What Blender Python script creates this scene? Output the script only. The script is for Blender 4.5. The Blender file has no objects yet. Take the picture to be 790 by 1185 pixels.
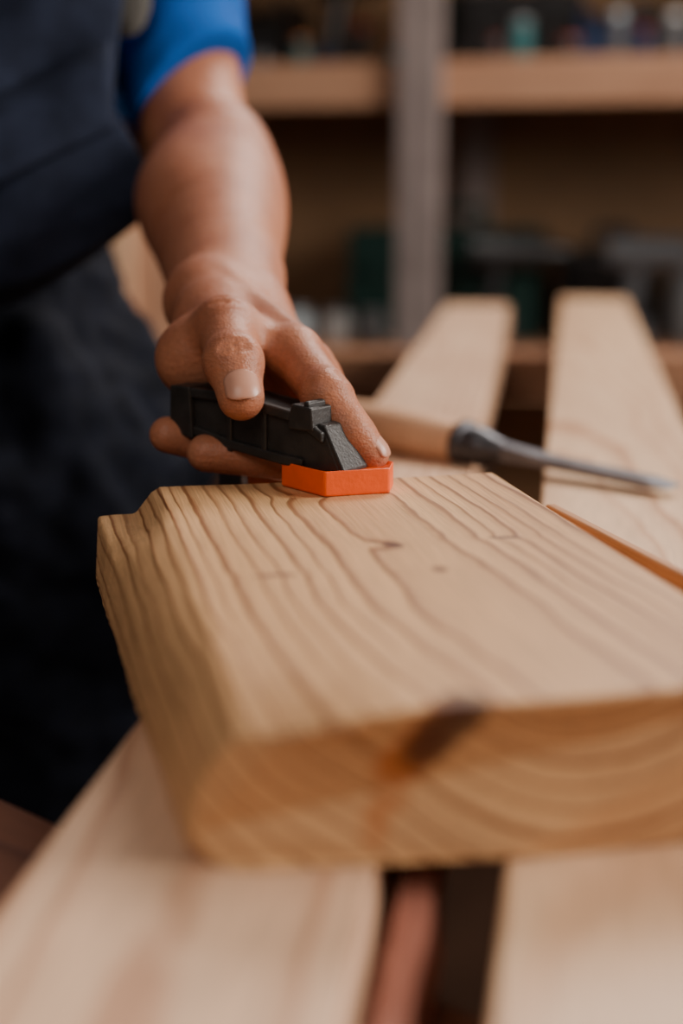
import bpy, bmesh, math, random
import numpy as np
from mathutils import Vector, Matrix
random.seed(7)
rad=math.radians
SC=bpy.context.scene
COL=SC.collection

# ---------------------------------------------------------------- helpers
def link(ob,parent=None):
    COL.objects.link(ob)
    if parent is not None: ob.parent=parent
    return ob
def empty(name,loc=(0,0,0),rz=0):
    e=bpy.data.objects.new(name,None); e.location=loc; e.rotation_euler=(0,0,rz); e.empty_display_size=.05
    return link(e)
def mesh_obj(name,verts,faces,mat=None,parent=None,smooth=False,bevel=0,seg=2,angle=35):
    me=bpy.data.meshes.new(name); me.from_pydata([tuple(map(float,v)) for v in verts],[],[tuple(map(int,f)) for f in faces]); me.update()
    bm=bmesh.new(); bm.from_mesh(me); bmesh.ops.recalc_face_normals(bm,faces=bm.faces); bm.to_mesh(me); bm.free()
    ob=bpy.data.objects.new(name,me)
    if mat: me.materials.append(mat)
    if smooth: me.polygons.foreach_set('use_smooth',[True]*len(me.polygons))
    link(ob,parent)
    if bevel:
        m=ob.modifiers.new('bevel','BEVEL'); m.width=bevel; m.segments=seg; m.limit_method='ANGLE'; m.angle_limit=rad(angle)
    return ob
def boxvf(c,s,R=None):
    vs=[]
    for x in(-.5,.5):
        for y in(-.5,.5):
            for z in(-.5,.5):
                v=Vector((x*s[0],y*s[1],z*s[2]))
                if R is not None: v=R@v
                vs.append(v+Vector(c))
    return vs,[(0,1,3,2),(4,6,7,5),(0,4,5,1),(2,3,7,6),(0,2,6,4),(1,5,7,3)]
def merge(parts):
    V=[];F=[]
    for v,f in parts:
        o=len(V); V+=list(v); F+=[tuple(i+o for i in q) for q in f]
    return V,F
def lathe(prof,segs=24,M=None):
    V=[];F=[]
    n=len(prof)
    for r,z in prof:
        for i in range(segs):
            a=2*math.pi*i/segs; v=Vector((r*math.cos(a),r*math.sin(a),z)); V.append(M@v if M else v)
    for j in range(n-1):
        for i in range(segs):
            k=(i+1)%segs; F.append((j*segs+i,j*segs+k,(j+1)*segs+k,(j+1)*segs+i))
    F.append(tuple(range(segs))[::-1]); F.append(tuple((n-1)*segs+i for i in range(segs)))
    return V,F
def tube(p0,p1,r0,r1=None,segs=16):
    p0=Vector(p0);p1=Vector(p1); r1=r0 if r1 is None else r1
    d=p1-p0; q=d.to_track_quat('Z','Y').to_matrix().to_4x4(); M=Matrix.Translation(p0)@q
    return lathe([(r0,0),(r1,d.length)],segs,M)

# ---------------------------------------------------------------- materials
class NT:
    def __init__(s,name):
        s.m=bpy.data.materials.new(name); s.m.use_nodes=True; s.t=s.m.node_tree; s.n=s.t.nodes
        s.b=s.n['Principled BSDF']
        s.co=s.n.new('ShaderNodeTexCoord').outputs['Object']
    def l(s,a,b): s.t.links.new(a,b)
    def put(s,sock,v):
        if hasattr(v,'is_output'): s.l(v,sock)
        else: sock.default_value=v
    def math(s,op,a,b=0.,c=None,clamp=False):
        n=s.n.new('ShaderNodeMath'); n.operation=op; n.use_clamp=clamp
        s.put(n.inputs[0],a); s.put(n.inputs[1],b)
        if c is not None: s.put(n.inputs[2],c)
        return n.outputs[0]
    def vm(s,op,a,b=(0,0,0)):
        n=s.n.new('ShaderNodeVectorMath'); n.operation=op; s.put(n.inputs[0],a); s.put(n.inputs[1],b)
        return n.outputs['Value'] if op in('LENGTH','DOT_PRODUCT') else n.outputs[0]
    def mapping(s,v,loc=(0,0,0),rot=(0,0,0),scale=(1,1,1),typ='POINT'):
        n=s.n.new('ShaderNodeMapping'); n.vector_type=typ; s.l(v,n.inputs[0]); n.inputs['Location'].default_value=loc; n.inputs['Rotation'].default_value=rot; n.inputs['Scale'].default_value=scale
        return n.outputs[0]
    def noise(s,v,scale,detail=3,rough=.5,col=False):
        n=s.n.new('ShaderNodeTexNoise'); s.l(v,n.inputs['Vector']); n.inputs['Scale'].default_value=scale; n.inputs['Detail'].default_value=detail; n.inputs['Roughness'].default_value=rough
        return n.outputs['Color' if col else 'Fac']
    def ramp(s,f,stops):
        n=s.n.new('ShaderNodeValToRGB'); s.put(n.inputs[0],f); e=n.color_ramp.elements
        while len(e)<len(stops): e.new(.5)
        for i,(p,c) in enumerate(stops):
            e[i].position=p; e[i].color=(c,c,c,1) if isinstance(c,(int,float)) else (*c,1)
        return n.outputs[0]
    def mix(s,f,a,b,mode='MIX'):
        n=s.n.new('ShaderNodeMix'); n.data_type='RGBA'; n.blend_type=mode; s.put(n.inputs[0],f)
        for k,v in((6,a),(7,b)):
            s.put(n.inputs[k],(*v,1) if isinstance(v,tuple) and len(v)==3 else v)
        return n.outputs[2]
    def bump(s,h,strength=.3,dist=.001):
        n=s.n.new('ShaderNodeBump'); s.l(h,n.inputs['Height']); n.inputs['Strength'].default_value=strength; n.inputs['Distance'].default_value=dist
        s.l(n.outputs[0],s.b.inputs['Normal'])

def wood(name,light,dark,pith=(.07,.09),spacing=.0052,tilt=(0.,0.),amp=.012,fib=.25,knots=(),rough=.5,linew=1.,seed=0.,fine=.2,ny=4.5,az=1.4,minl=.4):
    N=NT(name)
    co=N.co; cs=N.vm('ADD',co,(seed,seed*1.7,seed*.6))
    nz=N.noise(N.mapping(cs,scale=(9,ny,9)),1.,2.,.5,True)
    d=N.vm('MULTIPLY',N.vm('SUBTRACT',nz,(.5,.5,.5)),(amp,amp,amp*az))
    nz2=N.noise(N.mapping(cs,scale=(60,26,60)),1.,2.,.5,True)
    d=N.vm('ADD',d,N.vm('MULTIPLY',N.vm('SUBTRACT',nz2,(.5,.5,.5)),(amp*fine,amp*fine,amp*fine)))
    p=N.vm('ADD',co,d)
    sx=N.n.new('ShaderNodeSeparateXYZ'); N.l(p,sx.inputs[0]); x,y,z=sx.outputs
    dx=N.math('SUBTRACT',N.math('ADD',x,N.math('MULTIPLY',y,tilt[0])),pith[0])
    dz=N.math('SUBTRACT',N.math('ADD',z,N.math('MULTIPLY',y,tilt[1])),pith[1])
    r=N.math('SQRT',N.math('ADD',N.math('MULTIPLY',dx,dx),N.math('MULTIPLY',dz,dz)))
    for (loc,rot,sc,bmp,_) in knots:
        if bmp:
            L=N.vm('LENGTH',N.mapping(co,loc,rot,tuple(2.2*q for q in sc),'TEXTURE'))
            g=N.math('EXPONENT',N.math('MULTIPLY',N.math('MULTIPLY',L,L),-1.))
            r=N.math('ADD',r,N.math('MULTIPLY',g,bmp))
    ph=N.math('DIVIDE',r,spacing)
    cx_=N.n.new('ShaderNodeCombineXYZ'); N.l(N.math('MULTIPLY',ph,.55),cx_.inputs[0]); cx_.inputs[1].default_value=seed
    ph=N.math('ADD',ph,N.math('MULTIPLY',N.noise(cx_.outputs[0],1.,1.),1.5))
    f=N.math('FRACT',ph)
    wn=N.n.new('ShaderNodeTexWhiteNoise'); wn.noise_dimensions='1D'; N.l(N.math('FLOOR',ph),wn.inputs['W'])
    line=N.ramp(f,[(0,.0),(.42,.05),(.70,.30*linew),(.84,1.*linew),(.93,.95*linew),(1.,0.)])
    line=N.math('MULTIPLY',line,N.math('ADD',N.math('MULTIPLY',wn.outputs['Value'],1-minl),minl))
    c=N.mix(line,light,dark)
    fibn=N.noise(N.mapping(cs,scale=(900,28,900)),1.,3.,.6)
    fr=N.ramp(fibn,[(.3,1-fib),(.65,1.)])
    c=N.mix(1.,c,fr,'MULTIPLY')
    tone=N.noise(N.mapping(cs,scale=(22,3,22)),1.,2.)
    tr=N.ramp(tone,[(.3,(.86,.79,.74)),(.7,(1.06,1.05,1.02))])
    c=N.mix(1.,c,tr,'MULTIPLY')
    for (loc,rot,sc,_,colr) in knots:
        dn=N.vm('ADD',co,N.vm('MULTIPLY',N.vm('SUBTRACT',nz2,(.5,.5,.5)),(sc[0]*.9,sc[0]*.9,sc[0]*.9)))
        L=N.vm('LENGTH',N.mapping(dn,loc,rot,sc,'TEXTURE'))
        m=N.ramp(L,[(.45,.95),(.8,.75),(1.,0.)])
        c=N.mix(m,c,colr)
    N.l(c,N.b.inputs['Base Color'])
    N.b.inputs['Roughness'].default_value=rough
    N.b.inputs['Specular IOR Level'].default_value=.4
    h=N.math('ADD',N.math('MULTIPLY',fibn,.5),N.math('MULTIPLY',line,.5))
    N.bump(h,.5,.0008)
    return N.m

def plain(name,col,rough=.5,metal=0.,var=.15,scale=40.,bump=0.,bscale=200.,spec=.5):
    N=NT(name)
    n=N.noise(N.co,scale,3.)
    lo=tuple(c*(1-var) for c in col); hi=tuple(min(1,c*(1+var)) for c in col)
    N.l(N.ramp(n,[(.3,lo),(.7,hi)]),N.b.inputs['Base Color'])
    N.b.inputs['Roughness'].default_value=rough; N.b.inputs['Metallic'].default_value=metal; N.b.inputs['Specular IOR Level'].default_value=spec
    if bump: N.bump(N.noise(N.co,bscale,3.),bump,.001)
    return N.m

SP=(.11,.04,.022)
block_mat=wood('pine_block_wood',(.77,.455,.225),(.25,.090,.032),pith=(.088,.040),spacing=.0060,tilt=(.03,.0),amp=.0085,fine=.36,ny=5.,az=.7,minl=.55,knots=[
   ((.077,.180,0),(0,0,.5),(.0040,.0052,.02),.003,SP),
   ((.0845,.144,0),(0,0,.2),(.0032,.0040,.02),.0015,(.18,.07,.035)),
   ((.120,.183,0),(0,0,-.1),(.0070,.0024,.02),.0015,(.16,.075,.045)),
   ((.0283,.147,0),(0,0,-.2),(.0085,.0026,.02),.001,(.24,.11,.06)),
   ((.062,.27,0),(0,0,.1),(.011,.005,.01),.003,(.62,.30,.13)),
   ((.041,.016,-.022),(0,.48,0),(.0110,.018,.034),.005,(.46,.125,.02)),
   ((.0495,.018,-.011),(0,.48,0),(.0105,.014,.024),0,(.050,.016,.009)),
 ],rough=.46,seed=1.3)
plankL=wood('pine_plank_pale',(.84,.57,.39),(.50,.24,.14),pith=(.05,.06),spacing=.008,tilt=(.02,.03),amp=.014,rough=.42,linew=.85,seed=4.1)
plankR=wood('pine_plank_cream',(.84,.57,.37),(.55,.27,.14),pith=(.03,-.09),spacing=.008,tilt=(.015,.03),amp=.014,rough=.42,linew=.85,seed=8.3)
slat_m=wood('pine_slat_wood',(.60,.28,.11),(.36,.15,.06),pith=(.0,-.1),seed=2.2)
bark_m=wood('bark_edge_wood',(.46,.19,.14),(.20,.065,.045),pith=(.02,.02),spacing=.006,amp=.03,fine=.8,seed=3.2)
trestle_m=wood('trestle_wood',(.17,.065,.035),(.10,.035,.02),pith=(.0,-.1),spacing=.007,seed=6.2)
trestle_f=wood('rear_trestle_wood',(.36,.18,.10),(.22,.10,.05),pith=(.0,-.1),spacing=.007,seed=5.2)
shelf_m=wood('shelf_wood',(.62,.35,.22),(.46,.24,.14),pith=(.0,-.1),spacing=.01,seed=9.2)
post_m=plain('weathered_post_wood',(.27,.215,.20),.7,var=.25,scale=8)
ply_m=plain('back_panel_plywood',(.27,.155,.078),.7,var=.25,scale=3)
navy=plain('navy_fabric_shaded',(.0055,.0068,.0125),.9,var=.35,scale=50,bump=.5,bscale=900,spec=.15)  # overalls cloth, with the shade on the trousers put into the colour
navy_lit=plain('navy_fabric_lit',(.016,.021,.040),.9,var=.25,scale=50,bump=.5,bscale=900,spec=.15)  # same cloth made lighter: the brighter light on the bib is painted in
thread=plain('navy_seam_thread',(.045,.055,.085),.8)
grey_strap=plain('grey_strap_fabric',(.10,.095,.085),.9,bump=.4,bscale=700)
blue=plain('blue_cotton_jersey',(.0,.082,.37),.85,var=.2,scale=30,bump=.4,bscale=1200,spec=.15)
black_pl=plain('black_glass_filled_nylon',(.019,.017,.016),.44,var=.35,scale=120,bump=.22,bscale=700)
orange_pl=plain('orange_rubber',(.88,.10,.004),.40,var=.07,scale=80,bump=.2,bscale=400)
steel=plain('chisel_steel',(.16,.16,.18),.38,.9,var=.2,scale=60)
steel_d=plain('blackened_steel',(.09,.09,.10),.4,.9,var=.25,scale=60)
ash=wood('chisel_handle_beech',(.84,.52,.33),(.66,.37,.21),pith=(.02,.0),spacing=.004,rough=.4,seed=3.)

def skin_mat():
    N=NT('skin')
    n=N.noise(N.co,30.,4.,.6); n2=N.noise(N.co,150.,3.,.6); n3=N.noise(N.co,420.,4.,.7)
    c=N.ramp(n,[(.3,(.34,.118,.056)),(.7,(.51,.215,.115))])
    c=N.mix(N.math('MULTIPLY',n2,.4),c,(.42,.12,.07))
    c=N.mix(N.ramp(n3,[(.35,.30),(.6,0.)]),c,(.20,.08,.045))
    N.l(c,N.b.inputs['Base Color'])
    N.b.inputs['Roughness'].default_value=.48
    N.b.inputs['Specular IOR Level'].default_value=.42
    N.b.inputs['Subsurface Weight'].default_value=.08
    N.b.inputs['Subsurface Radius'].default_value=(.005,.002,.001)
    N.b.inputs['Subsurface Scale'].default_value=1.
    v=N.n.new('ShaderNodeTexVoronoi'); N.l(N.co,v.inputs['Vector']); v.inputs['Scale'].default_value=900
    w=N.noise(N.mapping(N.co,rot=(.5,.3,.2),scale=(120,260,420)),1.,4.,.6)
    N.bump(N.math('ADD',N.math('MULTIPLY',v.outputs['Distance'],.4),N.math('MULTIPLY',w,1.3)),.55,.0008)
    return N.m
skin=skin_mat()
nail_m=plain('fingernail',(.52,.26,.18),.34,var=.06,scale=60)
hair_m=plain('brown_hair',(.04,.022,.012),.6,var=.4,scale=150,bump=.6,bscale=300)
eye_m=plain('eye_white',(.7,.7,.68),.2); iris_m=plain('iris_dark',(.03,.02,.015),.2)
boot_m=plain('leather_boot',(.06,.04,.03),.6,bump=.3)

# ---------------------------------------------------------------- implicit surface modelling
def C(p0,p1,r0,r1,k=.006): return ('c',np.array(p0,float),np.array(p1,float),r0,r1,k)
def E(c,r,k=.01): return ('e',np.array(c,float),np.array(r,float),k)
def S(p0,p1,r0,r1,sc,k=.02): return ('s',np.array(p0,float),np.array(p1,float),r0,r1,k,np.array(sc,float))
def chain(pts,rs,n=8,k=.0006):
    P=[np.array(p,float) for p in pts]; out=[]; prev=None
    for i in range(len(P)-1):
        a=P[max(i-1,0)];b=P[i];c=P[i+1];d=P[min(i+2,len(P)-1)]
        ra,rb,rc,rd=rs[max(i-1,0)],rs[i],rs[i+1],rs[min(i+2,len(P)-1)]
        def cr(a,b,c,d,t): return .5*((2*b)+(-a+c)*t+(2*a-5*b+4*c-d)*t*t+(-a+3*b-3*c+d)*t**3)
        for j in range(n+1):
            t=j/n; q=(cr(a,b,c,d,t),cr(ra,rb,rc,rd,t))
            if prev is not None and (j>0): out.append(C(prev[0],q[0],prev[1],q[1],k))
            prev=q
    return out
def smin(a,b,k):
    h=np.clip(.5+.5*(b-a)/k,0,1); return b*(1-h)+a*h-k*h*(1-h)
def bounds(pr):
    if pr[0]=='e': return pr[1]-pr[2],pr[1]+pr[2]
    r=max(pr[3],pr[4])*(pr[6].max() if pr[0]=='s' else 1.)
    return np.minimum(pr[1],pr[2])-r,np.maximum(pr[1],pr[2])+r
def implicit(name,groups,h,mat,parent,cuts=(),carve=(),smooth_it=2):
    los,his=zip(*[bounds(p) for g,_ in groups for p in g])
    lo=np.min(los,0)-4*h; hi=np.max(his,0)+4*h
    dims=np.ceil((hi-lo)/h).astype(int)+1
    F=None
    ax=[(lo[i]+h*np.arange(dims[i])).astype(np.float32) for i in range(3)]
    def local(pr,k):
        b0,b1=bounds(pr); m=k+3*h+.006
        i0=np.maximum(((b0-m-lo)/h).astype(int),0); i1=np.minimum(((b1+m-lo)/h).astype(int)+2,dims)
        sl=tuple(slice(i0[i],i1[i]) for i in range(3))
        X=ax[0][sl[0]][:,None,None]; Y=ax[1][sl[1]][None,:,None]; Z=ax[2][sl[2]][None,None,:]
        return sl,X,Y,Z
    def dist(pr,X,Y,Z):
        if pr[0]=='e':
            c,r=pr[1],pr[2]; q=np.sqrt(((X-c[0])/r[0])**2+((Y-c[1])/r[1])**2+((Z-c[2])/r[2])**2)
            return (q-1)*r.min()
        a,b=pr[1],pr[2]; s=pr[6] if pr[0]=='s' else np.ones(3)
        px,py,pz=(X-a[0])/s[0],(Y-a[1])/s[1],(Z-a[2])/s[2]; d=(b-a)/s
        t=np.clip((px*d[0]+py*d[1]+pz*d[2])/max(1e-9,(d@d)),0,1)
        q=np.sqrt((px-t*d[0])**2+(py-t*d[1])**2+(pz-t*d[2])**2)-(pr[3]+(pr[4]-pr[3])*t)
        return q*s.min()
    for g,kg in groups:
        G=np.full(dims,1.,np.float32)
        for pr in g:
            k=pr[3] if pr[0]=='e' else pr[5]
            sl,X,Y,Z=local(pr,k); G[sl]=smin(G[sl],dist(pr,X,Y,Z),k)
        F=G if F is None else smin(F,G,kg)
    for pr in carve:
        k=pr[5]; sl,X,Y,Z=local(pr,k); F[sl]=-smin(-F[sl],dist(pr,X,Y,Z),k)
    for (p,n) in cuts:
        n=np.array(n,float); n/=np.linalg.norm(n)
        D=(ax[0][:,None,None]-p[0])*n[0]+(ax[1][None,:,None]-p[1])*n[1]+(ax[2][None,None,:]-p[2])*n[2]
        F=np.maximum(F,D.astype(np.float32))
    ins=F<0
    cnt=np.zeros(dims-1,np.int8)
    for i in(0,1):
        for j in(0,1):
            for k in(0,1):
                cnt+=ins[i:dims[0]-1+i,j:dims[1]-1+j,k:dims[2]-1+k]
    act=(cnt>0)&(cnt<8); A=np.argwhere(act); idx=np.full(dims-1,-1,np.int64); idx[act]=np.arange(len(A))
    P=np.zeros((len(A),3)); W=np.zeros(len(A))
    for axis in range(3):
        o=[q for q in range(3) if q!=axis]
        for u in(0,1):
            for v in(0,1):
                a=A.copy(); a[:,o[0]]+=u; a[:,o[1]]+=v; b=a.copy(); b[:,axis]+=1
                fa=F[a[:,0],a[:,1],a[:,2]]; fb=F[b[:,0],b[:,1],b[:,2]]
                m=(fa<0)!=(fb<0); t=np.where(m,fa/np.where(m,fa-fb,1),0)
                q=a.astype(float); q[:,axis]+=t; P[m]+=q[m]; W[m]+=1
    P=lo+h*P/W[:,None]
    faces=[]
    for axis in range(3):
        o=[q for q in range(3) if q!=axis]
        s0=[slice(1,dims[q]-1) for q in range(3)]; s1=list(s0); s0[axis]=slice(0,dims[axis]-1); s1[axis]=slice(1,dims[axis])
        a=ins[tuple(s0)]; b=ins[tuple(s1)]
        Q=np.argwhere(a!=b); flip=a[Q[:,0],Q[:,1],Q[:,2]]
        Q=Q.copy(); Q[:,o[0]]+=1; Q[:,o[1]]+=1
        def c(u,v):
            w=Q.copy(); w[:,o[0]]-=u; w[:,o[1]]-=v; return idx[w[:,0],w[:,1],w[:,2]]
        f=np.stack([c(1,1),c(0,1),c(0,0),c(1,0)],1)
        if axis==1: flip=~flip
        f[~flip]=f[~flip][:,::-1]; faces.append(f)
    Fc=np.concatenate(faces); Fc=Fc[(Fc>=0).all(1)]
    e=np.concatenate([Fc[:,[0,1]],Fc[:,[1,2]],Fc[:,[2,3]],Fc[:,[3,0]]])
    for _ in range(smooth_it):
        acc=np.zeros_like(P); w=np.zeros(len(P))
        for u,v in((0,1),(1,0)):
            for cc in range(3): acc[:,cc]+=np.bincount(e[:,u],P[e[:,v],cc],len(P))
            w+=np.bincount(e[:,u],minlength=len(P))
        P=.5*P+.5*acc/w[:,None]
    me=bpy.data.meshes.new(name); me.from_pydata(P.tolist(),[],Fc.tolist()); me.update()
    me.polygons.foreach_set('use_smooth',[True]*len(me.polygons)); me.materials.append(mat)
    ob=bpy.data.objects.new(name,me); link(ob,parent); return ob

# ================================================================= THE PINE BLOCK
TH_=.046
def build_block():
    NS=60; V=[];F=[]
    rnd=random.Random(5)
    for j in range(NS+1):
        t=j/NS
        s=max(0,min(1,(t-.70)/.28)); s=s*s*(3-2*s)
        out=.012+.013*t + .0003*math.sin(t*17)+rnd.uniform(-.0003,.0003)
        wob=.0003*math.sin(t*23)
        P=[]
        for i in range(25):
            P.append([.002+.150*i/24,0])
        L=lambda a,b:a+(b-a)*s
        P+=[[.1555,-.002],[.156,-.02],[.156,-TH_+.002],[.154,-TH_],[.07,-TH_],[.0,-TH_],[-out+.003,-TH_],[-out-.002,-TH_+.005],
            [-out-.001,L(-.029,-.027)],[L(-out*.92,-out),L(-.018,-.0125)],[L(-out*.70,-out*.72)+wob,L(-.0105,-.0115)],[L(-out*.40,-out*.36)+wob,L(-.0045,-.0105)],[-.0015+wob,L(-.0008,-.002)]]
        n=len(P)
        for x,z in P:
            y0=.018+max(0,.03-x)**1.5*1.9 - z*.06
            y1=.300+ (.0035*math.sin(x*190) if x<.0 else 0)+ .02*min(0,x)
            y=y0+(y1-y0)*(t**1.25)
            if z>-.03:
                a=max(0,min(1,(.040-x)/.040)); a=a*a*(3-2*a); b=max(0,1-(y-y0)/.07); z=z-.008*a*b*b
            if z>-.001: z-=.0002*(1+math.sin(x*90+y*13))
            V.append((x,y,z))
    for j in range(NS):
        for i in range(n):
            k=(i+1)%n; F.append((j*n+i,j*n+k,(j+1)*n+k,(j+1)*n+i))
    F.append(tuple(range(n))); F.append(tuple(NS*n+i for i in range(n)))
    ob=mesh_obj('pine_board_offcut',V,F,block_mat,bevel=.0014,seg=3,angle=40)
    ob.location=(-.0191,.310,.950); ob.rotation_euler=(0,0,rad(11.9))
    return ob
build_block()

# ================================================================= PLANKS
PZ=.9037
def plank(name,p0,ang_dx,L,w,th,ztop,mat,seed=0,rough_edge=0.):
    rnd=random.Random(seed); NS=60; V=[];F=[]
    n=8
    for j in range(NS+1):
        y=L*j/NS; e=rough_edge
        a=e*(math.sin(y*40+seed)+.6*math.sin(y*97)+rnd.uniform(-.5,.5)); b=e*(rnd.uniform(-.6,.6)+math.sin(y*63))
        V+=[(0.001,y,0),(w/3,y,0.0002),(2*w/3,y,.0001),(w-.001+a*.2,y,0),(w+a,y,-th*.4),(w+b,y,-th),(w/2,y,-th),(0,y,-th)]
    for j in range(NS):
        for i in range(n):
            k=(i+1)%n; F.append((j*n+i,j*n+k,(j+1)*n+k,(j+1)*n+i))
    F.append(tuple(range(n))); F.append(tuple(NS*n+i for i in range(n)))
    ob=mesh_obj(name,V,F,mat,bevel=min(.0016,w*.12),seg=2,angle=40)
    ob.location=(p0[0],p0[1],ztop); ob.rotation_euler=(0,0,-math.atan(ang_dx))
    return ob
y0=.13
plank('pine_plank',(-.084+.134*(y0-.334),y0),.134,2.02,.092,.040,PZ,plankL,1,.0002)
plank('pine_plank.001',(.0412+.158*(y0-.3365),y0),.158,2.15,.102,.040,PZ,plankR,2,.0002)
plank('bark_edged_strip',(.0120+.145*(y0-.334),y0),.145,.62,.0110,.030,PZ-.010,bark_m,5,.0016)
plank('pine_slat',(.1680,.345),-.285,.285,.007,.0345,.9385,slat_m,3,.0003)

# ================================================================= TRESTLES
def trestle(name,c,ang,L,w,th,ztop,tm):
    e=empty(name,(c[0],c[1],0),ang)
    v,f=boxvf((0,0,0),(w,L,th)); b=mesh_obj('beam',v,f,tm,e,bevel=.003); b.rotation_euler=(0,0,-math.pi/2); b.location=(0,0,ztop-th/2)
    for sx in(-1,1):
        for sy in(-1,1):
            x=sx*(L/2-.08)
            a=Vector((x,sy*w*.3,ztop-th)); g=Vector((x+sx*.06,sy*.24,0.0)); d=g-a
            M=d.to_track_quat('Z','Y').to_matrix()
            v,f=boxvf((0,0,0),(.035,.035,d.length)); v=[M@q for q in v]
            m=mesh_obj('leg_%d'%(1+(sx>0)+2*(sy>0)),v,f,tm,e,bevel=.002); m.location=(a+g)/2
        v,f=boxvf((sx*(L/2-.05),0,.35),(.025,.32,.05)); mesh_obj('brace_%d'%(1+(sx>0)),v,f,tm,e,bevel=.002)
    return e
dirx,diry=.756,-.655
w_=.10; mid=(-.03,.3951)
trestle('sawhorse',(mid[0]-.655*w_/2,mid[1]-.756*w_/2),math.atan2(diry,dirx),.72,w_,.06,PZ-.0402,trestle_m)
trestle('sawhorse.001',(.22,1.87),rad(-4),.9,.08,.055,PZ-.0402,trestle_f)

# ================================================================= CLAMP
clamp=empty('bar_clamp')
Cx,Cy=-.003,.598; dv=Vector((-.8,.6,0)); nv=Vector((-.6,-.8,0))
def W3(s,w,z): return Vector((Cx,Cy,z))+dv*s+nv*w
def extr(prof,w0,w1):
    n=len(prof); V=[W3(s,w0,z) for s,z in prof]+[W3(s,w1,z) for s,z in prof]
    F=[tuple(range(n)),tuple(range(n,2*n))]+[(i,(i+1)%n,n+(i+1)%n,n+i) for i in range(n)]
    return V,F
top=[(-.001,.9760),(.012,.9830),(.022,.9845),(.050,.9885),(.083,.9890)]
bot=[(-.009,.9595),(.010,.9590),(.022,.9598),(.050,.9630),(.083,.9690)]
def strip(pts,th,up):
    return [(s,z) for s,z in pts]+[(s,z-th if up else z+th) for s,z in reversed(pts)]
parts=[extr(bot+top[::-1],-.0080,.0080),
       extr(strip(top,.0045,True),-.0105,.0105), extr(strip(bot[1:],.0045,False),-.0105,.0100),
       extr([(-.0105,.9585),(-.0110,.9605),(-.001,.9785),(.003,.9795),(.007,.9585)],-.0092,.0078),
       extr([(.003,.9760),(.004,.9860),(.015,.9870),(.017,.9760)],-.0110,.0110),
       extr([(.0060,.9850),(.0062,.9882),(.0088,.9886),(.0098,.9850)],-.0098,.0098),
       extr([(.072,.9655),(.073,.9893),(.085,.9893),(.086,.9680)],-.0112,.0112)]
for s in(.030,.050): parts.append(extr([(s,.962),(s,.985),(s+.003,.985),(s+.003,.962)],-.0098,.0098))
V,F=merge(parts); mesh_obj('upper_jaw',V,F,black_pl,clamp,bevel=.0009,seg=3)
def pad(name,zb,zt,pts):
    bm=bmesh.new(); vs=[bm.verts.new((x,y,zb)) for x,y in pts]; f=bm.faces.new(vs)
    r=bmesh.ops.extrude_face_region(bm,geom=[f]); up=[g for g in r['geom'] if isinstance(g,bmesh.types.BMVert)]
    for v in up: v.co.z=zt
    tf=[g for g in r['geom'] if isinstance(g,bmesh.types.BMFace)][0]
    bmesh.ops.inset_individual(bm,faces=[tf],thickness=.0024); 
    for v in tf.verts: v.co.z-=.0022
    bmesh.ops.recalc_face_normals(bm,faces=bm.faces)
    me=bpy.data.meshes.new(name); bm.to_mesh(me); bm.free(); me.materials.append(orange_pl)
    ob=bpy.data.objects.new(name,me); link(ob,clamp)
    m=ob.modifiers.new('b','BEVEL'); m.width=.0011; m.segments=3; m.limit_method='ANGLE'; m.angle_limit=rad(30)
PP=[(-.0072,.5815),(.0205,.5895),(.0225,.604),(.010,.618),(-.015,.622),(-.0263,.605)]
pad('orange_pad',.9500,.9615,PP)
BS,BW=.076,-.021
b0=W3(BS,BW,0)
bc=Vector((b0.x,b0.y,.875)); R=Matrix.Rotation(math.atan2(dv.y,dv.x),3,'Z')
v,f=boxvf(bc,(.014,.005,.20),R); mesh_obj('steel_bar',v,f,steel_d,clamp,bevel=.0006)
v,f=boxvf(W3(BS,(BW-.008)/2,.9775),(.018,.024,.016),R); mesh_obj('bar_socket',v,f,black_pl,clamp,bevel=.0008)
parts=[extr([(.0,.838),(.0,.852),(.03,.852),(.065,.845),(.066,.868),(.088,.868),(.088,.795),(.068,.795),(.055,.822)],-.025,.006)]
V,F=merge(parts); mesh_obj('lower_jaw',V,F,black_pl,clamp,bevel=.001)
v,f=boxvf(W3(.014,-.008,.8575),(.026,.026,.0118),R); mesh_obj('lower_pad',v,f,orange_pl,clamp,bevel=.001)
V,F=merge([tube(W3(BS,-.01,.795),W3(BS,-.01,.72),.014,.016)]); mesh_obj('grip_handle',V,F,orange_pl,clamp,smooth=False,bevel=.003)

# ================================================================= CHISEL
chis=empty('wood_chisel')
H=Vector((-.012,.980,.9212)); T=Vector((.190,.793,.9095)); ax=(T-H).normalized(); Ltot=(T-H).length
q=ax.to_track_quat('Z','Y').to_matrix().to_4x4(); M=Matrix.Translation(H)@q
def lath(name,prof,mat):
    V,F=lathe(prof,32); ob=mesh_obj(name,V,F,mat,chis,smooth=True); ob.matrix_world=M; 
    m=ob.modifiers.new('b','BEVEL'); m.width=.0007; m.segments=2; m.limit_method='ANGLE'; m.angle_limit=rad(40); return ob
lath('handle',[(.007,0),(.0115,.002),(.0135,.012),(.0150,.04),(.0154,.075),(.0148,.100),(.0136,.118),(.0128,.128)],ash)
lath('ferrule',[(.0115,.120),(.0148,.1205),(.0152,.123),(.0152,.127),(.0130,.128),(.0130,.137),(.0118,.140),(.0085,.148),(.0070,.156)],steel_d)
secs=[(.150,.0060,.0055),(.165,.0060,.0045),(.180,.0072,.0034),(.195,.0080,.0028),(Ltot-.016,.0083,.0024),(Ltot,.0084,.0003)]
V=[];F=[]
for s,w,t in secs: V+=[(-w,t,s),(w,t,s),(w,-t if s<Ltot else t-.0004,s),(-w,-t if s<Ltot else t-.0004,s)]
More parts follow.
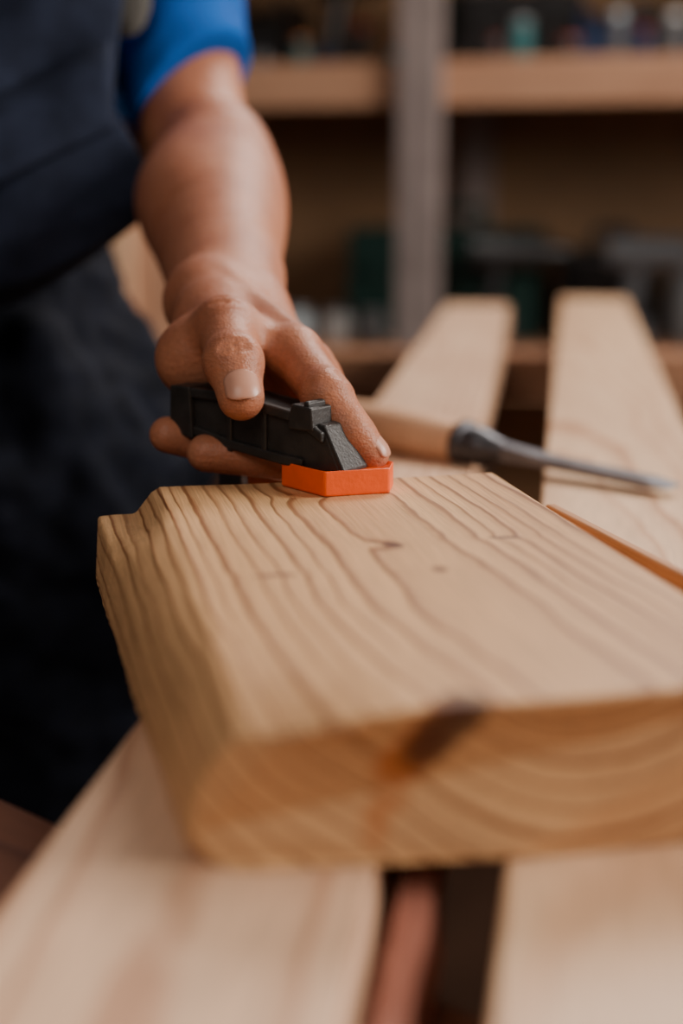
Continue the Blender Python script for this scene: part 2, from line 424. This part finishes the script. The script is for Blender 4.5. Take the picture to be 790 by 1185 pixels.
for j in range(len(secs)-1):
    for i in range(4): k=(i+1)%4; F.append((4*j+i,4*j+k,4*j+4+k,4*j+4+i))
F+=[(3,2,1,0),tuple(4*(len(secs)-1)+i for i in range(4))]
bl=mesh_obj('blade',V,F,steel,chis,bevel=.0004); bl.matrix_world=M

# ================================================================= WORKER
wk=empty('worker')
W1=(-.0695,.735,1.019); W2=(-.047,.737,1.013)
M2=(-.0689,.8217,1.036); M1=(-.0784,.9101,1.0635); EL=(-.0856,.9882,1.0907); UA=(-.1083,1.040,1.1386); SH=(-.140,1.2,1.36)
arm=chain([SH,UA,EL,M1,M2,(-.062,.775,1.025),(-.059,.745,1.018)],[.050,.0385,.0405,.0445,.0345,.0270,.0215],10)
arm+=[C((-.068,.79,1.028),W1,.022,.0175,.014),C((-.056,.79,1.026),W2,.022,.0175,.014),C(W1,W2,.0168,.0172,.012),
     E((-.100,.945,1.066),(.028,.075,.034),.02)]
I0=(-.0215,.650,1.0020); I1=(-.0065,.6150,.9885); I2=(.0050,.607,.9735); I3=(.0130,.6055,.9640)
m0=(-.0120,.6596,.9892); R0=(-.0051,.6705,.9743); P0=(.0000,.680,.960)
TC=(-.0625,.7010,1.0120); TM=(-.0530,.6524,1.0140); TI=(-.0471,.6188,1.0018); TT=(-.0432,.6072,.9885)
TH=(-.0680,.664,.9985)
palm=[C(W1,I0,.0165,.0118,.010),C((-.060,.735,1.017),m0,.0155,.0120,.010),C(W2,R0,.0150,.0115,.010),C(W2,P0,.0145,.011,.010),
      C(W1,TC,.0165,.0168,.012),C(TC,TH,.0165,.0145,.014),C(TH,TM,.0135,.0120,.014),C(TH,(-.05,.672,.985),.0145,.012,.012),
      C((-.055,.69,1.0),(-.02,.672,.988),.017,.013,.014),C(I0,P0,.0112,.0105,.008),C(TC,(-.035,.675,1.004),.013,.011,.012)]
palm+=[C((-.060,.728,1.034),(-.0235,.660,1.0130),.0022,.0024,.007),C((-.052,.728,1.031),(-.010,.668,1.000),.0022,.0024,.007)]
thumb=[C(TC,TM,.0150,.0128,.008),C(TM,TI,.0130,.0116,.005),C(TI,TT,.0116,.0102,.004),E(tuple(np.array(TI)+np.array((0,-.001,.0010))),(.0125,.0120,.0120),.005),
       C(TM,I0,.0080,.0085,.012)]
index=[C(I0,I1,.0118,.0102,.006),C(I1,I2,.0102,.0090,.003),C(I2,I3,.0090,.0078,.003),E(I1,(.0109,.0107,.0109),.004)]
mid_=[C(m0,(.001,.646,.960),.0108,.010,.006),C((.001,.646,.960),(-.027,.632,.9570),.0100,.0094,.003),C((-.027,.632,.9570),(-.061,.6290,.9600),.0098,.0086,.003)]
ring=[C(R0,(-.003,.661,.948),.0108,.0095,.006),C((-.003,.661,.948),(-.044,.653,.956),.0095,.0092,.003),C((-.044,.653,.956),(-.0795,.6425,.9660),.0094,.0085,.003)]
pink=[C(P0,(-.004,.682,.935),.0098,.0085,.006),C((-.004,.682,.935),(-.03,.675,.934),.0083,.0076,.003),C((-.03,.675,.934),(-.050,.672,.940),.0076,.0068,.003)]
def crease(c,axis,n,hw,r=.0010,offs=(-.0026,0,.0026)):
    c=Vector(c);axis=Vector(axis).normalized();n=Vector(n); n=(n-axis*n.dot(axis)).normalized(); s=axis.cross(n)
    out=[]
    for off in offs:
        p=c+axis*off; out.append(C(p+n*hw[1]-s*hw[0]*.6,p+n*(hw[1]+.0006),r,r,.0012)); out.append(C(p+n*(hw[1]+.0006),p+n*hw[1]+s*hw[0]*.6,r,r,.0012))
    return out
carve=crease(TI,np.array(TT)-np.array(TI),(.1,-.7,.7),(.011,.0124))+crease(I1,np.array(I2)-np.array(I0),(.7,-.3,.6),(.010,.0108))+crease(I2,np.array(I3)-np.array(I1),(.8,-.3,.45),(.009,.0092),.0007)
carve+=crease((-.027,.632,.957),(-.95,-.1,.1),(-.1,-1,.1),(.010,.0100),.0010,(-.002,.001))
carve+=crease(TM,np.array(TI)-np.array(TM),(.1,-.6,.8),(.012,.0135),.0008,(-.003,.003))
implicit('left_arm_and_hand',[(arm+palm,.01),(thumb,.005),(mid_,.0022),(ring,.0022),(pink,.0022),(index,.0030)],.0011,skin,wk,carve=carve,smooth_it=3)
def nail(name,tip,axis,n,off,size):
    axis=Vector(axis).normalized(); n=Vector(n); n=(n-axis*n.dot(axis)).normalized(); s=axis.cross(n)
    V=[];F=[];nu,nvv=12,14; Rc=size[2]
    for j in range(nvv+1):
        v=-1+2*j/nvv
        wv=size[0]*math.sqrt(max(0.02,1-max(0,abs(v)-.45)**2/.33))
        for i in range(nu+1):
            u=-1+2*i/nu; lat=wv*u
            dep=Rc-math.sqrt(max(0,Rc*Rc-lat*lat))
            fore=.0018*max(0,v)**2
            p=Vector(tip)+axis*(size[1]*v)+s*lat+n*(off-dep-fore)
            V.append(p)
    for j in range(nvv):
        for i in range(nu): a=j*(nu+1)+i; F.append((a,a+1,a+nu+2,a+nu+1))
    ob=mesh_obj(name,V,F,nail_m,wk,smooth=True); m=ob.modifiers.new('s','SOLIDIFY'); m.thickness=.0009; m.offset=-1; return ob
nail('thumb_nail',TT,np.array(TT)-np.array(TI),(.1,-.7,.7),.0105,(.0070,.0068,.0098))
nail('index_nail',I3,np.array(I3)-np.array(I2),(.8,-.3,.45),.0081,(.0055,.0055,.0074))

# T-shirt (torso + sleeves)
cx=-.315
torso=[S((cx,1.13,1.30),(cx,1.12,1.05),.165,.16,(1.,.68,1.),.05),C((cx-.15,1.17,1.35),(cx+.15,1.17,1.35),.062,.062,.05),C((cx,1.16,1.34),(cx,1.15,1.44),.07,.058,.03),
       C((-.175,1.07,1.30),(-.180,1.035,1.16),.040,.030,.03)]
hem=Vector((-.1075,1.040,1.150)); adir=(Vector(UA)-Vector(SH)).normalized()
implicit('tshirt_body',[(torso,.02)],.005,blue,wk,cuts=[((cx,1.15,1.43),(0,-.3,1)),((cx,1.1,1.125),(0,0,-1))])
implicit('tshirt_left_sleeve',[([C((-.165,1.185,1.355),SH,.060,.058,.02),C(SH,hem,.056,.0425,.02),C(hem,tuple(hem+adir*.08),.0425,.041,.02)],.02)],.003,blue,wk,cuts=[(tuple(hem+adir*.014),tuple(adir+Vector((.75,0,0))))])
SR=(cx-.18,1.2,1.36); ER=(cx-.25,1.24,1.09); WR=(cx-.25,1.13,.86)
implicit('tshirt_right_sleeve',[([C(SR,(cx-.215,1.215,1.19),.062,.05,.02)],.02)],.004,blue,wk,cuts=[((cx-.212,1.215,1.20),(-.1,0,-1))])
rh=Vector(WR)
ra=chain([SR,ER,tuple((Vector(ER)+Vector(WR))/2),WR],[.048,.041,.037,.025],8)
pk=[]
for i in range(4):
    k=rh+Vector((.008,.03-.020*i,-.085+.004*abs(i-1.5))); ra.append(C(WR,tuple(k),.02,.011,.012))
    L=[.032,.040,.043,.038][i]
    k2=k+Vector((.006,0,-L)); k3=k2+Vector((.014,0,-L*.75)); pk+= [C(tuple(k),tuple(k2),.0105,.0095,.003),C(tuple(k2),tuple(k3),.0095,.008,.003)]
pk+=[C(tuple(rh+Vector((.005,-.02,-.02))),tuple(rh+Vector((.02,-.05,-.06))),.014,.012,.006),C(tuple(rh+Vector((.02,-.05,-.06))),tuple(rh+Vector((.026,-.052,-.095))),.012,.009,.004)]
implicit('right_arm_and_hand',[(ra,.01),(pk,.002)],.0025,skin,wk)
legL=[(cx+.10,1.13,.86),(cx+.105,1.10,.50),(cx+.11,1.14,.09)]
legR=[(cx-.10,1.13,.86),(cx-.115,1.16,.50),(cx-.13,1.22,.09)]
ov=[S((cx,1.115,1.16),(cx,1.13,1.05),.148,.112,(1.,.80,1.),.02),S((cx,1.13,1.05),(cx,1.14,.90),.112,.162,(1.,.80,1.),.03),S((cx,1.14,.90),(cx,1.14,.84),.162,.175,(1.,.76,1.),.03)]
for Lg in(legL,legR): ov+=[C(Lg[0],Lg[1],.105,.082,.04),C(Lg[1],Lg[2],.082,.072,.03)]
# slack folds of cloth at the hip and thigh
for (a,b,r) in(((-.40,1.03,.90),(-.20,1.035,.83),.016),((-.42,1.035,.82),(-.19,1.04,.74),.018),((-.22,1.03,.96),(-.17,1.05,.80),.014),((-.38,1.035,.99),(-.25,1.03,.93),.014),((-.30,1.03,.72),(-.18,1.04,.66),.016)):
    ov.append(C(a,b,r,r*.7,.035))
o=implicit('overalls_trousers',[(ov,.03)],.006,navy,wk,cuts=[((cx,1.1,1.15),(0,0,1)),((0,0,.07),(0,0,-1))])
tx=bpy.data.textures.new('wrinkle','CLOUDS'); tx.noise_scale=.05; tx.noise_depth=2
dm=o.modifiers.new('wrinkles','DISPLACE'); dm.texture=tx; dm.strength=.034; dm.mid_level=.5; dm.texture_coords='LOCAL'
def bib():
    rows=[
     ((-.47,.985,1.27),(-.146,.998,1.27)),
     ((-.47,.975,1.21),(-.1420,.9815,1.195)),
     ((-.48,.955,1.13),(-.1480,.957,1.125)),
     ((-.49,.945,1.07),(-.1275,.952,1.090)),
     ((-.49,.940,1.03),(-.1255,.9480,1.072)),
     ((-.48,.945,.995),(-.133,.9520,1.056)),
     ((-.48,.962,.985),(-.143,.970,1.050))]
    V=[];F=[];nx=60;ny=72
    for j in range(ny+1):
        t=j/ny*(len(rows)-1); k=min(int(t),len(rows)-2); f=t-k
        a=Vector(rows[k][0]).lerp(Vector(rows[k+1][0]),f); b=Vector(rows[k][1]).lerp(Vector(rows[k+1][1]),f)
        for i in range(nx+1):
            s=i/nx; p=a.lerp(b,s); p.y-=.030*math.sin(math.pi*s)**.7 if 0<s<1 else 0
            dist=b.x-p.x; p.z-=.036*(j/ny)**1.5*math.sin(math.pi*min(1,dist/.20))
            p.y+=.005*math.sin(p.x*38+p.z*30)+.003*math.sin(p.x*90-p.z*55)+.004*math.sin(p.z*70+p.x*45)*(j/ny)
            if s>.93: p.y+=.05*(s-.93)
            V.append(p)
    for j in range(ny):
        for i in range(nx): a=j*(nx+1)+i; F.append((a,a+1,a+nx+2,a+nx+1))
    ob=mesh_obj('overalls_bib',V,F,navy_lit,wk,smooth=True); m=ob.modifiers.new('s','SOLIDIFY'); m.thickness=.006; m.offset=0
    m=ob.modifiers.new('ss','SUBSURF'); m.levels=1; m.render_levels=1
    arr=np.array([tuple(v) for v in V])
    def surf(x,z):
        d=(arr[:,0]-x)**2+(arr[:,2]-z)**2; ii=np.argsort(d)[:6]; w=1/(d[ii]+1e-5); return float((arr[ii,1]*w).sum()/w.sum())
    V2=[];F2=[];n=50; seam=[]
    for i in range(n+1):
        s=i/n; x=-.47+s*(.3235); zl=1.120-.52*min(.12,(-.146-x)) 
        for (dz,dy) in((.055,-.004),(.030,-.0085),(.004,-.0105),(.0,-.0130),(-.004,-.0105),(-.005,-.004)):
            V2.append((x,surf(x,zl+dz)+dy,zl+dz))
        seam.append(Vector((x,surf(x,zl+.009)-.0120,zl+.009)))
    for i in range(n):
        for j in range(5): a=i*6+j; F2.append((a,a+1,a+7,a+6))
    ob=mesh_obj('pocket_flap',V2,F2,navy_lit,wk,smooth=True); m=ob.modifiers.new('s','SOLIDIFY'); m.thickness=.003
    m=ob.modifiers.new('sm','SMOOTH'); m.iterations=4; m.factor=.5
    V3,F3=merge([tube(seam[i],seam[i].lerp(seam[i+1],.7),.0008,.0008,6) for i in range(n)])
    mesh_obj('pocket_stitching',V3,F3,thread,wk,smooth=True)
bib()
for sx,nm in((1,'left_strap'),(-1,'right_strap')):
    pts=[(cx+sx*.170,.992,1.17),(cx+sx*.168,.998,1.24),(cx+sx*.15,1.05,1.37),(cx+sx*.12,1.13,1.425),(cx+sx*.10,1.24,1.40),(cx+sx*.05,1.27,1.2),(cx,1.25,1.1)]
    V=[];F=[]
    for p in pts:
        V+=[(p[0]-.022,p[1],p[2]),(p[0]+.022,p[1],p[2])]
    for i in range(len(pts)-1): F.append((2*i,2*i+1,2*i+3,2*i+2))
    ob=mesh_obj(nm,V,F,grey_strap,wk,smooth=True); m=ob.modifiers.new('ss','SUBSURF'); m.levels=2; m.render_levels=2
    m=ob.modifiers.new('s','SOLIDIFY'); m.thickness=.004
hc=Vector((cx+.03,1.06,1.56))
head=[E(hc+Vector((0,.02,.03)),(.075,.092,.09),.03),E(hc+Vector((0,-.015,-.04)),(.058,.070,.070),.03),C(hc+Vector((0,-.055,-.09)),hc+Vector((0,-.05,-.085)),.024,.024,.02),
      C(hc+Vector((0,.05,-.06)),(cx,1.15,1.40),.052,.058,.03),
      C(hc+Vector((0,-.078,.01)),hc+Vector((0,-.102,-.028)),.009,.0135,.01),C(hc+Vector((-.035,-.068,.027)),hc+Vector((.035,-.068,.027)),.010,.010,.012),
      C(hc+Vector((-.018,-.081,-.058)),hc+Vector((.018,-.081,-.058)),.007,.007,.006),C(hc+Vector((-.016,-.080,-.068)),hc+Vector((.016,-.080,-.068)),.007,.007,.006),
      E(hc+Vector((.077,.015,-.005)),(.009,.02,.031),.006),E(hc+Vector((-.077,.015,-.005)),(.009,.02,.031),.006)]
hcar=[C(hc+Vector((sx*.030-.008,-.086,.008)),hc+Vector((sx*.030+.008,-.086,.008)),.010,.010,.01) for sx in(-1,1)]
implicit('head',[(head,.02)],.003,skin,wk,carve=hcar)
implicit('hair',[([E(hc+Vector((0,.032,.045)),(.083,.098,.088),.02)],.02)],.004,hair_m,wk,cuts=[(tuple(hc+Vector((0,-.05,.055))),(0,-.75,-.65))])
for sx in(-1,1):
    implicit('eye_%d'%(1+(sx>0)),[([E(hc+Vector((sx*.030,-.069,.008)),(.0125,.0115,.0115),.002)],.002)],.0015,eye_m,wk)
    implicit('iris_%d'%(1+(sx>0)),[([E(hc+Vector((sx*.030,-.079,.006)),(.0055,.0025,.0055),.001)],.001)],.0008,iris_m,wk)
for Lg,nm in((legL,'left_boot'),(legR,'right_boot')):
    x,y,z=Lg[2]
    implicit(nm,[([C((x,y+.03,.05),(x,y-.12,.042),.048,.042,.03),C((x,y,.05),(x,y,.14),.052,.058,.03)],.02)],.005,boot_m,wk,cuts=[((0,0,.003),(0,0,-1))])

# ================================================================= ROOM + SHELVING
YAW=rad(-17); SO=Vector((.159,2.80,0)); RM=Matrix.Translation(SO)@Matrix.Rotation(YAW,4,'Z')
def room(name,c,s,mat):
    v,f=boxvf((0,0,0),s); ob=mesh_obj(name,v,f,mat); ob.matrix_world=RM@Matrix.Translation(c); return ob
floor_m=plain('stained_floor',(.035,.017,.010),.9,var=.4,scale=4,bump=.3,bscale=60,spec=.1)
wall_m=plain('plaster_wall',(.22,.16,.12),.9,var=.15,scale=3,bump=.2,bscale=80)
room('floor',(0,-1.5,-.05),(7,6,.1),floor_m)
room('wall_back',(0,.62,1.4),(7,.1,2.8),wall_m)
room('wall_left',(-3.5,-1.5,1.4),(.1,4.2,2.8),wall_m)
shelf=empty('wooden_shelving_unit',SO,YAW)
def sbox(name,c,s,mat,bv=.003):
    v,f=boxvf(c,s); return mesh_obj(name,v,f,mat,shelf,bevel=bv)
def sboxL(name,c,s,mat):
    v,f=boxvf((0,0,0),(s[1],s[0],s[2])); ob=mesh_obj(name,v,f,mat,shelf,bevel=.003); ob.rotation_euler=(0,0,math.pi/2); ob.location=c; return ob
sboxL('upper_shelf_rail',(0,-.0,1.262),(3.2,.035,.082),shelf_m)
sboxL('upper_shelf_board',(0,.27,1.292),(3.2,.5,.022),shelf_m)
sboxL('lower_shelf_rail',(0,-.0,.715),(3.2,.035,.082),shelf_m)
sboxL('lower_shelf_board',(0,.27,.745),(3.2,.5,.022),shelf_m)
sboxL('top_shelf_board',(0,.25,1.85),(3.2,.54,.04),shelf_m)
sboxL('bottom_shelf_board',(0,.25,.2),(3.2,.54,.04),shelf_m)
for i,x in enumerate((-1.25,0.0,1.25)):
    sbox('post_%d'%(i+1),(x,-.040,.96),(.078,.045,1.92),post_m)
    sbox('rear_post_%d'%(i+1),(x,.50,.96),(.07,.045,1.92),post_m)
sbox('back_panel',(0,.535,1.0),(3.2,.015,1.9),ply_m)

def place(ob,x,y,z,rz=0,tilt=0):
    ob.matrix_world=RM@Matrix.Translation((x,y,z))@Matrix.Rotation(rz,4,'Z')@Matrix.Rotation(tilt,4,'X')
palette={n:plain('paint_'+n,c,r) for n,c,r in[('teal',(.02,.13,.14),.35),('green',(.006,.035,.028),.5),('black',(.012,.012,.013),.4),('white',(.70,.70,.68),.3),('grey',(.25,.26,.27),.4),('dgrey',(.09,.092,.10),.4),('navy',(.01,.03,.09),.5),('yellow',(.55,.30,.04),.4),('red',(.35,.04,.02),.4),('orange',(.6,.18,.03),.4),('pale',(.50,.58,.62),.25)]}
def jar(name,r,h,body,lid):
    V,F=lathe([(r*.92,0),(r,.004),(r,h*.78),(r*.8,h*.86),(r*.8,h*.88)],20); e=mesh_obj(name,V,F,palette[body],None,smooth=True)
    V2,F2=lathe([(r*.84,h*.86),(r*.86,h*.87),(r*.86,h*.99),(r*.8,h)],20)
    l=mesh_obj('lid',V2,F2,palette[lid],e,smooth=True); return e
def bin_(name,w,d,h,mat):
    t=.004
    P=[boxvf((0,0,t/2),(w,d,t)),boxvf((-w/2+t/2,0,h/2),(t,d,h)),boxvf((w/2-t/2,0,h/2),(t,d,h)),boxvf((0,d/2-t/2,h/2),(w,t,h)),boxvf((0,-d/2+t/2,h*.3),(w,t,h*.6))]
    for i in range(5): P.append(tube((random.uniform(-w*.3,w*.3),-d*.3,h*.2+.1*h*i),(random.uniform(-w*.4,w*.4),d*.35,h*.5+.12*h*i),.008))
    V,F=merge(P); return mesh_obj(name,V,F,palette[mat],None,bevel=.002)
def toolcase(name,w,d,h,mat):
    P=[boxvf((0,0,h*.30),(w,d,h*.58)),boxvf((0,0,h*.79),(w*.98,d*.96,h*.38)),boxvf((-w*.3,-d/2-.006,h*.58),(.03,.014,.05)),boxvf((w*.3,-d/2-.006,h*.58),(.03,.014,.05)),
       boxvf((-w*.18,0,h+.015),(.018,.025,.04)),boxvf((w*.18,0,h+.015),(.018,.025,.04)),boxvf((0,0,h+.038),(w*.4,.025,.018))]
    V,F=merge(P); return mesh_obj(name,V,F,palette[mat],None,bevel=.008,seg=3)
def drill(name,mat):
    P=[tube((-.06,0,.19),(.09,0,.19),.035,.032),tube((.09,0,.19),(.14,0,.19),.022,.012),tube((.0,0,.18),(-.025,0,.05),.020,.022),boxvf((-.02,0,.03),(.10,.065,.06))]
    V,F=merge(P); return mesh_obj(name,V,F,palette[mat],None,bevel=.004)
rr=random.Random(11)
x=-1.1; zt=1.3035
kinds=['bin','jar','jar','case','jar','bin','drill','jar','case','bin']
i=0
while x<1.15:
    k=kinds[i%len(kinds)]; i+=1
    if k=='jar':
        r=rr.uniform(.025,.042); o=jar('paint_jar',r,rr.uniform(.12,.22),rr.choice(['grey','navy','teal','black','green']),rr.choice(['yellow','red','grey','orange','teal'])); place(o,x+r,.30,zt); x+=2*r+.012
    elif k=='bin':
        w=rr.uniform(.10,.15); o=bin_('parts_bin',w,.2,rr.uniform(.10,.15),rr.choice(['navy','green','black'])); place(o,x+w/2,.28,zt); x+=w+.012
    elif k=='case':
        w=rr.uniform(.20,.26); o=toolcase('tool_case',w,.16,rr.uniform(.15,.22),rr.choice(['black','green','navy'])); place(o,x+w/2,.32,zt); x+=w+.012
    else:
        o=drill('cordless_drill','black'); place(o,x+.08,.30,zt,0); x+=.25
x=-.62
while x<1.1:
    r=rr.uniform(.012,.026); h=rr.uniform(.03,.085)
    if abs(x)>.06:
        o=jar('small_tin',r,h,rr.choice(['pale','grey','teal','black','navy','green','black','dgrey']),rr.choice(['yellow','red','white','orange','pale','grey','black'])); place(o,x,.06+rr.uniform(0,.06),zt)
    x+=2*r+rr.uniform(.014,.05)
zb=.7565
o=toolcase('tool_case',.40,.2,.235,'green'); place(o,-.02,.30,zb)
o=toolcase('tool_case',.20,.2,.19,'black'); place(o,.32,.36,zb)
o=drill('cordless_drill','black'); place(o,.13,.10,zb,.3)
o=drill('cordless_drill','dgrey'); place(o,.40,.12,zb,.1)
o=jar('paint_jar',.05,.17,'grey','grey'); place(o,.49,.34,zb)
o=jar('paint_jar',.045,.15,'dgrey','grey'); place(o,.60,.30,zb)
o=toolcase('tool_case',.26,.22,.24,'black'); place(o,.80,.2,zb)
for xx,cc in((-.20,'white'),(-.29,'pale'),(-.13,'grey'),(-.42,'pale'),(-.62,'grey'),(-.75,'white'),(1.05,'teal')):
    o=jar('paint_jar',.030,.07,cc,'grey'); place(o,xx,.09,zb)
hs_v=[(-.055,0,.0),(.055,0,.0),(.030,0,-.34),(-.0,0,-.34)]
V=[(a,b-.001,c) for a,b,c in hs_v]+[(a,b+.001,c) for a,b,c in hs_v]; F=[(0,1,2,3),(7,6,5,4),(0,4,5,1),(1,5,6,2),(2,6,7,3),(3,7,4,0)]
P=[(V,F),boxvf((0,0,.02),(.10,.022,.03)),boxvf((0,0,.10),(.10,.022,.026)),boxvf((-.042,0,.06),(.024,.022,.09)),boxvf((.042,0,.06),(.024,.022,.09))]
V,F=merge(P); o=mesh_obj('hand_saw',V,F,palette['black'],None,bevel=.004); place(o,.56,.515,1.12,0)
lean=empty('leaning_timber_stack')
for i in range(4):
    v,f=boxvf((0,0,0),(.085,1.02,.024)); b=mesh_obj('board_%d'%(i+1),v,f,[plankL,plankR,shelf_m,plankR][i],lean,bevel=.002)
    b.rotation_euler=(rad(84),0,rad(4*i-8)); b.location=(-.46+.075*i,2.28+.02*i,.515+.01*i)

# ================================================================= LIGHT, WORLD, CAMERA
def area(name,loc,target,size,power,col,sy=None):
    L=bpy.data.lights.new(name,'AREA'); L.energy=power; L.color=col; L.shape='RECTANGLE'; L.size=size; L.size_y=sy or size
    o=bpy.data.objects.new(name,L); o.location=loc; o.rotation_euler=(Vector(target)-Vector(loc)).to_track_quat('-Z','Y').to_euler(); link(o)
area('assumed_key_light_right',(1.75,.45,1.75),(0,.65,1.0),.9,56,(1.,.92,.84))  # bare key light, assumed from the right
area('assumed_backlight_rear',(.75,2.15,2.55),(.15,.8,.9),.9,44,(1.,.91,.84))  # backlight for an assumed, unseen window behind; no ceiling lamp here
area('fill_light_front',(-.45,-.9,2.3),(0,.6,.95),1.0,13,(1.,.87,.76))  # weak fill added from behind the camera, with no lamp of its own
w=bpy.data.worlds.new('World'); SC.world=w; w.use_nodes=True; bg=w.node_tree.nodes['Background']; bg.inputs[0].default_value=(.80,.72,.68,1); bg.inputs[1].default_value=.095
cam=bpy.data.cameras.new('Camera'); co=bpy.data.objects.new('Camera',cam); link(co)
co.location=(0,0,1.078); co.rotation_euler=(rad(77),0,0)
cam.sensor_fit='VERTICAL'; cam.sensor_height=36; cam.sensor_width=24; cam.lens=50; cam.clip_start=.01
cam.dof.use_dof=True; cam.dof.focus_distance=.595; cam.dof.aperture_fstop=3.2
SC.camera=co
